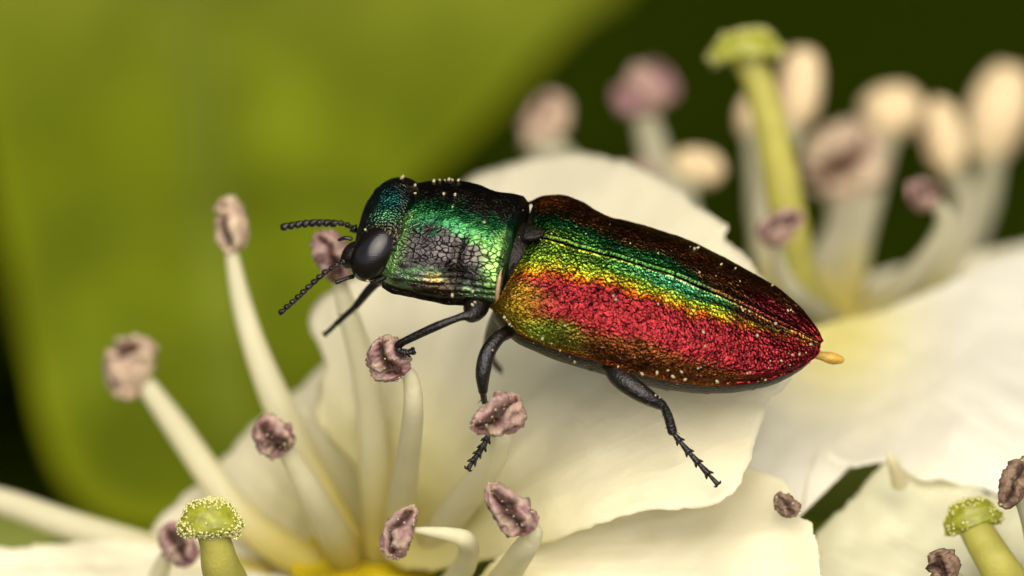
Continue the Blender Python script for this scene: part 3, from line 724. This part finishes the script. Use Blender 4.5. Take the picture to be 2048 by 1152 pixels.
def elytron(side):
    ns, nr = 300, 150
    S0, R0 = np.meshgrid(np.linspace(0, 1, ns), np.linspace(0, 1, nr), indexing='ij')
    s0 = 4 - 40 * R0 ** .8
    s = s0 + (S0 ** 1.0) * (614 - s0)
    s = s.ravel(); r = R0.ravel()
    w, h, dz, ts = section(s)
    a = r * math.pi / 2                                        # seam .. edge
    y = w * np.sin(a) ** .96; z = h * np.cos(a) ** .92
    # relief of the wing case
    z = z - 14 * np.exp(-(S0.ravel() / .022) ** 2) - 3 * np.exp(-(r / .010) ** 2) + 1.6 * np.exp(-((r - .020) / .008) ** 2) - 1.5 * np.exp(-((r - .075) / .03) ** 2) * smooth(200, 350, s) + 1.5 * np.exp(-((r - .09) / .05) ** 2) * smooth(250, 420, s)
    z = z + 5 * np.exp(-((s - 45) / 40) ** 2 - ((r - .66) / .16) ** 2) - 6 * np.exp(-((s - 20) / 30) ** 2 - ((r - .42) / .16) ** 2)
    P3 = np.c_[s / 160, r * 1.3 * side, np.zeros(len(s))]
    f1 = fbm(P3, 2.0, 2, 2.0 + side); f2 = fbm(P3, 9.0, 3, 5.0 + side)
    wr = fbm(np.c_[s / 60, r * 14, 0 * s], .6, 3, 8.0)
    lift = 2.4 * f1 + 1.1 * f2 + 3.0 * wr * smooth(380, 560, s)
    y = y + lift * np.sin(a) * .8; z = z + lift * np.cos(a)
    y = y + .9
    edge = np.exp(-((r - 1) / .03) ** 2)
    y = y + 2.5 * edge
    z = z + dz
    t = y * side * CP + z * SP + TC0
    tau = t - ts if side < 0 else t - ts
    V = eloc(s, y * side, z)
    jig = 9 * f2 + 10 * f1
    if side < 0:                                               # side facing the lens
        x = -tau + jig
        cr = np.interp(s, [-30, 0, 54, 164, 269, 383, 440, 485, 560, 620], [110, 92, 74, 64, 66, 56, 46, 30, 14, 8])
        ye = cr - np.interp(s, [0, 100, 300, 420, 480], [20, 14, 13, 11, 8])
        gr = ye - np.interp(s, [0, 100, 300, 380, 440], [26, 18, 16, 16, 6])
        end = np.interp(s, [-30, 30, 134, 373, 450, 620], [120, 130, 140, 130, 112, 100])
        C = stops(x, [gr, ye, cr - 8, cr + 6, np.maximum(end, cr + 20), end + 26], [GRN, LIME, GOLD, ORNG, CRIM, CRIM, BRN])
        glint = np.exp(-((s - 300) / 95) ** 2); C = mix(C, TEAL, glint * smooth(gr + 4, gr - 24, x) * .8)  # teal glints below the seam painted into the colour
        C = mix(C, LIME, np.exp(-((s - 60) / 110) ** 2) * smooth(gr + 12, gr - 10, x) * .75)
        C = mix(C, BRN * 1.2, smooth(400, 450, s) * smooth(cr, cr - 18, x))
        C = mix(C, np.array([.15, .22, .02]), np.exp(-((s - 70) / 70) ** 2) * smooth(150, 180, x) * .9)
        C = mix(C, GOLD * .8, np.exp(-((s - 10) / 45) ** 2) * smooth(80, 115, x) * .7)
        C = mix(C, CRIM, smooth(430, 500, s) * smooth(.90, .96, r) * .9)
        C = mix(C, ORNG, (1 - smooth(430, 480, s)) * smooth(.95, .99, r) * .8)
    else:  # far side: shade painted in as darker greens and brown
        x = tau + jig
        ge = np.interp(s, [-30, 60, 113, 240, 340, 400, 620], [56, 52, 42, 36, 24, 4, -20])
        C = stops(x, [ge - 14, ge, ge + 16], [GRN * .8, DGRN, mix(BRN, DGRN, .2), BRN])
        C = mix(C, LIME * .8, np.exp(-((s - 20) / 70) ** 2) * smooth(34, 6, x) * .7)
        C = mix(C, CRIM * .9, smooth(425, 470, s) * smooth(46, 30, x))
        C = mix(C, ORNG * .8, np.exp(-((s + 10) / 32) ** 2) * smooth(45, 65, x))
        C = mix(C, BRN * 1.1, smooth(330, 400, s) * (1 - smooth(430, 470, s)) * .6)
    C = mix(C, mix(GOLD * .9, np.array([.30, .17, .05]), smooth(150, 400, s)), np.exp(-((r - .020) / .007) ** 2) * (.9 if side < 0 else .15))
    C = mix(C, np.array([.01, .008, .005]), np.exp(-(r / .010) ** 2) * .95)
    C = mix(C, np.array([.02, .012, .008]), np.exp(-((r - .075) / .028) ** 2) * smooth(300, 430, s) * .8)
    C = C * (1 + .55 * np.clip(fbm(P3, 3.5, 2, 17.0), -.8, .5))[:, None]
    uvw = np.c_[s / 160, (r * w * 1.25 / 160) * side, np.zeros(len(s))]
    o = build('wing_case', V, grid_faces(ns, nr, flip=side > 0), ELYTRA, beetle, colors=C, uv=uvw)
    m = o.modifiers.new('thickness', 'SOLIDIFY'); m.thickness = .03; m.offset = -1
    o['label'] = 'crimson wing case with a green and gold shoulder' if side < 0 else 'green wing case with shade painted in as dark bronze'
    return o
elytron(-1); elytron(1)

def abdomen():
    ns, nt_ = 120, 60
    S, T = np.meshgrid(np.linspace(-20, 606, ns), np.linspace(0, 2 * math.pi, nt_, endpoint=False), indexing='ij')
    s = S.ravel(); th = T.ravel()
    w, h, dz, ts = section(s)
    down = 128 * np.clip(1 - ((s - 180) / 470) ** 2, .05, 1) ** .5 * np.minimum(1, .25 + w / 120)
    y = w * .965 * np.cos(th); z = np.where(np.sin(th) > 0, .55 * h * np.sin(th), down * np.sin(th)) + dz - 2
    seg = np.where(s > 190, ((s - 190) / 82) % 1.0, .5)
    z = z + np.where(np.sin(th) < 0, 5 * smooth(.82, 1, seg) * np.sin(th), 0)
    V = eloc(s, y, z)
    F = grid_faces(ns, nt_, True) + [tuple(range(nt_))[::-1], tuple(range((ns - 1) * nt_, ns * nt_))]
    build('abdomen', V, F, ABDOMEN, beetle)
abdomen()

# pronotum
# thorax and head are bent down a little against the hind body
TH = math.radians(14)
PA = EA * math.cos(TH) + EN * math.sin(TH); PL = EL; PN = EN * math.cos(TH) - EA * math.sin(TH)
PO = W(803, 467, .05)
def ploc(s, y, z):
    return PO + (np.asarray(s)[..., None] * PA + np.asarray(y)[..., None] * PL + np.asarray(z)[..., None] * PN) / PX
def pronotum():
    ns, nt_ = 150, 260
    S, T = np.meshgrid(np.linspace(0, 1, ns), np.linspace(0, 2 * math.pi, nt_, endpoint=False), indexing='ij')
    f = S.ravel(); th = T.ravel()                              # th 0 = far side, pi/2 = back, pi = near side
    w = np.interp(f, [0, .08, .35, .6, .85, .96, 1], [128, 134, 141, 141, 134, 132, 124])
    hu = np.interp(f, [0, .08, .4, .8, .95, 1], [72, 82, 96, 92, 82, 70]); hd = np.interp(f, [0, .1, .5, 1], [74, 88, 96, 84])
    y = w * np.cos(th); z = np.where(np.sin(th) > 0, hu, hd) * np.abs(np.sin(th)) ** .92 * np.sign(np.sin(th))
    s0 = np.sin(th) * 0 - 8 - 16 * np.cos(th) ** 2 * 0
    s = (f * 238 - 4) + 10 * np.cos(th) * (1 - f) * .6
    s = s + np.where(np.sin(th) > 0, 10 * (1 - f) * np.sin(th), 0)
    P3 = np.c_[f * 2, np.cos(th) * 1.2, np.sin(th) * 1.2]
    n1 = fbm(P3, 1.6, 2, 3.3); n2 = fbm(P3, 5.0, 3, 6.1)
    nearq = np.abs(((th - math.pi + math.pi) % (2 * math.pi)) - math.pi)   # angular distance from near edge
    ang = th                                                   # radians
    fov = 13 * np.exp(-((f - .62) / .13) ** 2 - ((ang - 2.80) / .22) ** 2) + 8 * np.exp(-((f - .60) / .05) ** 2 - ((ang - 2.3) / .35) ** 2)
    fov += 11 * np.exp(-((f - .74) / .12) ** 2 - ((ang - .42) / .3) ** 2)
    # folds along the lower flank
    fold = np.exp(-((ang - 3.05) / .28) ** 2) * np.sin(ang * 42 + 6 * f + 3 * n1) * 1.8 * smooth(.1, .4, f)
    rim = 5 * np.exp(-((ang - 3.55) / .10) ** 2) - 5 * np.exp(-((ang - 3.38) / .08) ** 2)
    lift = 3.5 * n1 + 1.0 * n2 - fov + fold + rim
    rr = np.hypot(y, z) + 1e-6
    y = y * (1 + lift / rr); z = z * (1 + lift / rr)
    V = ploc(s, y, z)
    t = y * CP + z * SP
    jig = 16 * n2 + 14 * n1
    tt = t + jig - np.interp(f, [0, .5, 1], [0, 0, -22])
    GREY_SHEEN = np.array([.072, .062, .060]); BLK = np.array([.022, .018, .014]); BG = np.array([.048, .25, .075]); LM = np.array([.17, .34, .08])  # grey of the plates is the flash's reflection painted in
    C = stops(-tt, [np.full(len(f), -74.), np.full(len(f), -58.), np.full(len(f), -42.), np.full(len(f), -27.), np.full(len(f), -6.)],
              [BLK * 1.6, np.array([.02, .05, .025]), DGRN, BG, mix(BG, TEAL * 1.5, .5), GREY_SHEEN])  # far top painted black for the dark surroundings it mirrors
    low = smooth(-58, -74, tt)
    C = mix(C, mix(np.array([.16, .30, .14]), np.array([.22, .26, .22]), smooth(-.3, .3, n2)), low)
    C = mix(C, np.array([.45, .22, .05]), np.exp(-((f - .5) / .16) ** 2 - ((tt + 88) / 12) ** 2) * .8)
    C = mix(C, BLK, smooth(-102, -112, t))
    C = mix(C, LM, np.exp(-((f - .04) / .09) ** 2) * smooth(60, 30, tt) * smooth(-100, -80, tt) * .85)
    C = mix(C, LM * 1.05, np.exp(-((f - .93) / .09) ** 2) * smooth(62, 36, tt) * smooth(-90, -60, tt) * .9)
    C = mix(C, LM, np.exp(-((f - .78) / .15) ** 2) * np.exp(-((tt - 24) / 18) ** 2) * .8)
    C = mix(C, BLK * 1.3, smooth(2, 9, fov + 5 * n2) * .9)
    C = mix(C, BLK, smooth(.12, .5, n1 + .5 * n2) * smooth(-30, -62, tt) * .8)
    mk = .12 + .88 * smooth(46, 12, tt) * smooth(-84, -52, tt)
    uvw = np.c_[s / 160 * .8, th * .78, mk]
    F = grid_faces(ns, nt_, True, flip=True) + [tuple(range(nt_)), tuple(range((ns - 1) * nt_, ns * nt_))[::-1]]
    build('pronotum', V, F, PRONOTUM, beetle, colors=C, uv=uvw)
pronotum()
# pale membrane along the hind margin, dark waist, scutellum
ths = np.linspace(2.5, 3.5, 12)
pts = [ploc(np.array(229. + 4 * math.sin(t)), np.array(132 * math.cos(t)), np.array(84 * math.sin(t))) for t in ths]
v, f = tube(pts, [.006, .016] + [.026] * 8 + [.016, .006], 10); build('hind_margin', v, f, MEMBRANE, beetle)
pts = [eloc(np.array(x), np.array(4.), np.array(z)) for x, z in ((-50, -22), (-30, -20), (0, -30), (40, -36))]
v, f = tube(pts, [.52, .58, .54, .44], 40, n=24); build('waist', v, f, CHITIN, beetle)
sw, sh, sdz, _ = section(np.array([10.]))
zt = float(sh[0] + sdz[0])
sv = [eloc(np.array(q[0]), np.array(q[1]), np.array(q[2])) for q in ((-14, -20, zt - 14), (-16, 0, zt - 9), (-14, 20, zt - 14), (8, 12, zt - 4), (26, 0, zt + 1), (8, -12, zt - 4), (4, 0, zt - 1))]
v = np.array(sv); f = [(0, 1, 6, 5), (1, 2, 3, 6), (6, 3, 4), (6, 4, 5)]
so = build('scutellum', v, f, CHITIN, beetle); mm = so.modifiers.new('round', 'SUBSURF'); mm.levels = mm.render_levels = 2
mm = so.modifiers.new('thickness', 'SOLIDIFY'); mm.thickness = .08; mm.offset = -1

# head
HA, HL, HN, HP = frame(14.0)
HO = W(778, 463, .02)
def head():
    nu, nv = 120, 120
    U_, T_ = np.meshgrid(np.linspace(0.02, math.pi - .02, nu), np.linspace(0, 2 * math.pi, nv, endpoint=False), indexing='ij')
    y = np.cos(U_); r = np.sin(U_) ** .62
    x = -np.cos(T_) * r; z = np.sin(T_) * r
    P = np.stack([x, y, z], -1).reshape(-1, 3)
    n1 = fbm(P, 2.5, 2, 1.0); n2 = fbm(P, 9, 2, 4.0)
    k = 1 + .03 * n1 + .012 * n2 - .05 * np.exp(-(P[:, 1] / .12) ** 2) * (P[:, 2] > 0) * .4
    Q = P * k[:, None] * np.array([62, 112, 84])
    V = HO + (Q[:, :1] * HA + Q[:, 1:2] * HL + Q[:, 2:3] * HN) / PX
    C = np.tile(np.array([.055, .042, .030]), (len(P), 1))
    w_ = np.exp(-((P[:, 1] - .10) / .42) ** 2) * smooth(-.1, .45, P[:, 2] - .3 * P[:, 0]) * np.exp(-((P[:, 0] + .25) / .5) ** 2)
    C = mix(C, np.array([.011, .060, .050]), np.clip(w_ * 1.4, 0, 1))
    C = mix(C, np.array([.06, .22, .08]), np.exp(-((P[:, 1] + .35) / .16) ** 2) * np.clip(w_ * 1.6, 0, 1))
    uvw = P * np.array([.4, .7, .5])
    F = grid_faces(nu, nv, True, flip=True) + [tuple(range(nv)), tuple(range((nu - 1) * nv, nu * nv))[::-1]]
    build('head', V, F, HEADM, beetle, colors=C, uv=uvw)
head()
def ellipsoid(name, px, py, d, semi, ang, material, depth_semi, tilt=0.0):
    nu, nv = 48, 64
    U_, T_ = np.meshgrid(np.linspace(0, math.pi, nu), np.linspace(0, 2 * math.pi, nv, endpoint=False), indexing='ij')
    Q = np.stack([-np.cos(U_), np.sin(U_) * np.cos(T_), np.sin(U_) * np.sin(T_)], -1).reshape(-1, 3) * np.array([semi[0], semi[1], depth_semi])
    ca, sa = math.cos(math.radians(ang)), math.sin(math.radians(ang))
    ux = RIGHT * ca + UP * sa; uy = -RIGHT * sa + UP * ca
    V = W(px, py, d) + (Q[:, :1] * ux + Q[:, 1:2] * uy + Q[:, 2:3] * (FWD + tilt * uy)) / PX
    return build(name, V, grid_faces(nu, nv, True), material, beetle)
ellipsoid('eye', 751, 505, -.42, (64, 43), 57, EYE, 44)
ellipsoid('eye', 797, 388, .40, (46, 34), 10, EYE, 50)
ea_, eb_ = math.cos(math.radians(57)), math.sin(math.radians(57))
ring = [W(752 + (66 * math.cos(t) * ea_ - 47 * math.sin(t) * eb_), 505 - (66 * math.cos(t) * eb_ + 47 * math.sin(t) * ea_), -.40 + .10 * math.sin(t + .6)) for t in np.linspace(-2.6, .9, 16)]
v, f = tube(ring, [.015] + [.034] * 14 + [.015], 8); build('eye_rim', v, f, ABDOMEN, beetle)
ellipsoid('mouthparts', 704, 510, -.10, (30, 20), 60, CHITIN, 40)

# antennae: beaded, saw-toothed
def antenna(path, r0, n=11, tooth=1.0, side=1):
    Pm = spline([W(*p) for p in path], 60)
    L = np.r_[0, np.cumsum(np.linalg.norm(np.diff(Pm, axis=0), axis=1))]; L /= L[-1]
    at = lambda t: np.array([np.interp(t, L, Pm[:, k]) for k in range(3)])
    parts = []
    for i in range(n):
        a, b = at(i / n), at((i + 1) / n); m = (a + b) / 2
        t = (b - a); ln = np.linalg.norm(t); t /= ln
        sidev = np.cross(t, FWD) * side
        k = 1.25 if i == 0 else (.8 if i < 3 else 1.0)
        pts = [a, a + t * ln * .35 + sidev * .01, a + t * ln * .75 + sidev * (.022 * tooth if i > 2 else .004), b]
        parts.append(tube(pts, [r0 * .45 * k, r0 * .8 * k, r0 * 1.12 * k, r0 * .45 * k], 10, n=12))
    v, f = join(parts); build('antenna', v, f, LEG, beetle)
antenna([(716, 462, .25), (690, 447, .25), (645, 442, .3), (600, 445, .35), (563, 451, .4)], .046, 11, 1.2, 1)
antenna([(694, 522, -.45), (668, 534, -.55), (634, 562, -.6), (600, 594, -.65), (561, 629, -.7)], .036, 12, .7, -1)
v, f = tube([W(702, 478, .0), W(690, 476, .0), W(678, 480, .05)], [.03, .026, .02], 8); build('palp', v, f, LEG, beetle)
v, f = tube([W(706, 553, -.25), W(690, 558, -.3), (W(673, 565, -.3))], [.03, .024, .028], 8); build('palp', v, f, LEG, beetle)

# legs
def tarsus(parent, path, w0):
    """five heart-shaped joints and a pair of claws"""
    Pm = spline([W(*p) for p in path], 40); parts = []
    n = 5
    for i in range(n):
        a = Pm[int(i * 39 / n)]; b = Pm[int((i + 1) * 39 / n)]; t = (b - a); ln = np.linalg.norm(t); t /= ln
        sv = np.cross(t, FWD)
        wd = w0 * (1.0 if i < 4 else .75)
        parts.append(tube([a, a + t * ln * .6, b + t * .004], [wd * .5, wd * .8, wd * .95], 10, n=8))
        if i < 4:
            for sg in (-1, 1):
                parts.append(tube([b - t * ln * .2, b + sv * sg * wd * .9 + t * .02, b + sv * sg * wd * 1.3 + t * .045], [wd * .55, wd * .4, .006], 8, n=8))
    e = Pm[-1]; t = Pm[-1] - Pm[-4]; t /= np.linalg.norm(t); sv = np.cross(t, FWD)
    for sg in (-1, 1):
        parts.append(tube([e, e + t * .02 + sv * sg * .035, e + t * .00 + sv * sg * .055], [.024, .016, .006], 8, n=10))
    v, f = join(parts); build('tarsus', v, f, LEG, parent)
def leg(femur, fw, tibia, tw, foot, footw, label=None):
    v, f = tube([W(*p) for p in femur], [w * .92 / 2 / PX for w in fw], 20, n=40)
    o = build('leg', v, f, LEG, beetle)
    v, f = tube([W(*p) for p in tibia], [w * .9 / 2 / PX for w in tw], 16, n=30)
    # a few stiff spines on the shin
    parts = [(v, f)]
    P = spline([W(*p) for p in tibia], 20); r = np.random.default_rng(len(femur) + int(fw[1]))
    for k in range(4, 19, 2):
        q = P[k]; dirv = r.normal(0, 1, 3); dirv /= np.linalg.norm(dirv); tt = P[k] - P[k - 1]; tt /= np.linalg.norm(tt)
        parts.append(tube([q, q + dirv * .05 + tt * .03, q + dirv * .09 + tt * .06], [.008, .006, .002], 5, n=5, caps=False))
    v, f = join(parts); build('tibia', v, f, LEG, o)
    if foot: tarsus(o, foot, footw)
    return o
leg([(958, 596, -.40), (952, 614, -.55), (943, 630, -.72), (922, 634, -.8), (870, 654, -.75), (806, 684, -.55)], [50, 56, 36, 17, 19, 17],
    [(806, 684, -.55), (796, 692, -.5), (800, 702, -.5)], [18, 18, 15], [(800, 702, -.5), (812, 706, -.5), (826, 702, -.45)], .040)
leg([(1030, 648, -.35), (1016, 664, -.55), (996, 676, -.7), (975, 706, -.8), (966, 745, -.82), (966, 784, -.75)], [36, 30, 30, 34, 33, 20],
    [(966, 784, -.75), (970, 806, -.6), (984, 838, -.4), (978, 868, -.3)], [15, 14, 16, 13], [(978, 868, -.3), (968, 890, -.3), (953, 912, -.35), (937, 936, -.4)], .048)
leg([(1168, 712, -.2), (1186, 728, -.35), (1206, 722, -.45), (1240, 756, -.75), (1285, 788, -.85), (1326, 812, -.8)], [36, 34, 26, 44, 40, 22],
    [(1326, 810, -.8), (1336, 832, -.75), (1345, 864, -.7)], [18, 21, 22], [(1345, 864, -.7), (1372, 898, -.65), (1402, 932, -.6), (1434, 967, -.55)], .046)
leg([(770, 560, .75), (755, 565, .8), (738, 580, .9), (712, 612, 1.1)], [22, 20, 20, 16], [(712, 612, 1.1), (692, 630, 1.25), (672, 648, 1.4)], [14, 13, 13], [(672, 648, 1.4), (660, 660, 1.5), (650, 668, 1.6)], .03)
leg([(1000, 620, .6), (985, 660, 1.2), (975, 690, 1.5)], [30, 30, 20], [(975, 690, 1.5), (985, 720, 2.0), (1000, 740, 2.3)], [16, 16, 14], None, 0)
leg([(1260, 700, .5), (1300, 690, 1.0), (1350, 700, 1.4)], [30, 36, 22], [(1350, 700, 1.4), (1400, 715, 1.3), (1430, 720, 1.2)], [16, 16, 14], None, 0)
v, f = tube([W(1612, 706, .1), W(1640, 711, .1), W(1664, 717, .12), W(1683, 720, .14)], [.06, .055, .075, .045], 12); build('tail_piece', v, f, AMBER, beetle)  # yellowish piece sticking out at the end of the tail

# ------------------------------------------------------------------ pollen dusted over the beetle
bpy.context.view_layer.update()
dg = bpy.context.evaluated_depsgraph_get()
Vb, Fb = [], []
off = 0
for o in beetle.children:
    if o.type != 'MESH': continue
    me = o.data; M = o.matrix_world
    Vb += [M @ v.co for v in me.vertices]; Fb += [tuple(i + off for i in p.vertices) for p in me.polygons]; off += len(me.vertices)
bvh = BVHTree.FromPolygons(Vb, Fb)
eye_pos = Vector(tuple(-FWD * DIST))
spots = [(803, 352), (806, 349), (831, 372), (831, 388), (888, 389), (910, 391), (905, 415), (824, 435), (868, 352), (880, 350), (890, 350), (898, 349), (905, 350), (917, 350), (945, 350), (952, 349), (960, 349), (968, 351),
         (968, 446), (1002, 364), (732, 460), (735, 560), (812, 598), (905, 590), (946, 582), (950, 606), (945, 611), (1082, 480), (1232, 600), (1227, 593), (1380, 495), (1388, 499), (1395, 497), (1442, 530), (1470, 538), (1544, 566), (1260, 488), (1316, 508), (1398, 546),
         (1485, 621), (1498, 623), (1406, 665), (1514, 672), (1551, 648), (1575, 622), (1581, 621), (1585, 624), (1316, 609), (1550, 647), (1573, 664), (1611, 705), (1621, 690), (1598, 710), (1584, 711), (1540, 722), (1500, 745), (1494, 747), (1396, 736), (1402, 734), (1362, 742), (1364, 744), (1336, 740), (1314, 744), (1346, 752), (1270, 714), (1236, 735),
         (1020, 648), (1014, 640), (1010, 634), (1024, 652), (1085, 676), (1120, 700), (1150, 722), (1140, 712), (1370, 758), (1434, 762), (1530, 760), (984, 700), (1310, 785), (1318, 790), (1340, 850)]
rr = np.random.default_rng(12); cen = []
for (x, y) in spots:
    for dx, dy in ((0, 0), (0, 6), (0, 12)):
        d = (Vector(tuple(W(x + dx, y + dy, 0))) - eye_pos).normalized()
        hit, nrm, i, dist = bvh.ray_cast(eye_pos, d)
        if hit is not None:
            if nrm.dot(d) > 0: nrm = -nrm
            cen.append(np.array(hit + nrm * .012)); break
for _ in range(90):
    x, y = rr.uniform(980, 1630), rr.uniform(400, 775)
    d = (Vector(tuple(W(x, y, 0))) - eye_pos).normalized()
    hit, nrm, i, dist = bvh.ray_cast(eye_pos, d)
    if hit is not None and rr.uniform() < .6: cen.append(np.array(hit - d * .006))
cen = np.array(cen); rad = rr.uniform(.008, .021, len(cen)); rad[len(spots):] *= .45
pv, pf = balls(cen, rad, 2)
for k in range(len(cen)):                                      # each grain a bit squashed and dented
    n_ = len(pv) // len(cen); q = pv[k * n_:(k + 1) * n_] - cen[k]
    ax = rr.normal(0, 1, 3); ax /= np.linalg.norm(ax); q = q + np.outer(q @ ax, ax) * .5
    pv[k * n_:(k + 1) * n_] = q + cen[k]
tag(build('pollen', pv, pf, POLLEN), 'pale pollen grains dusted over the beetle', 'pollen', kind='stuff')
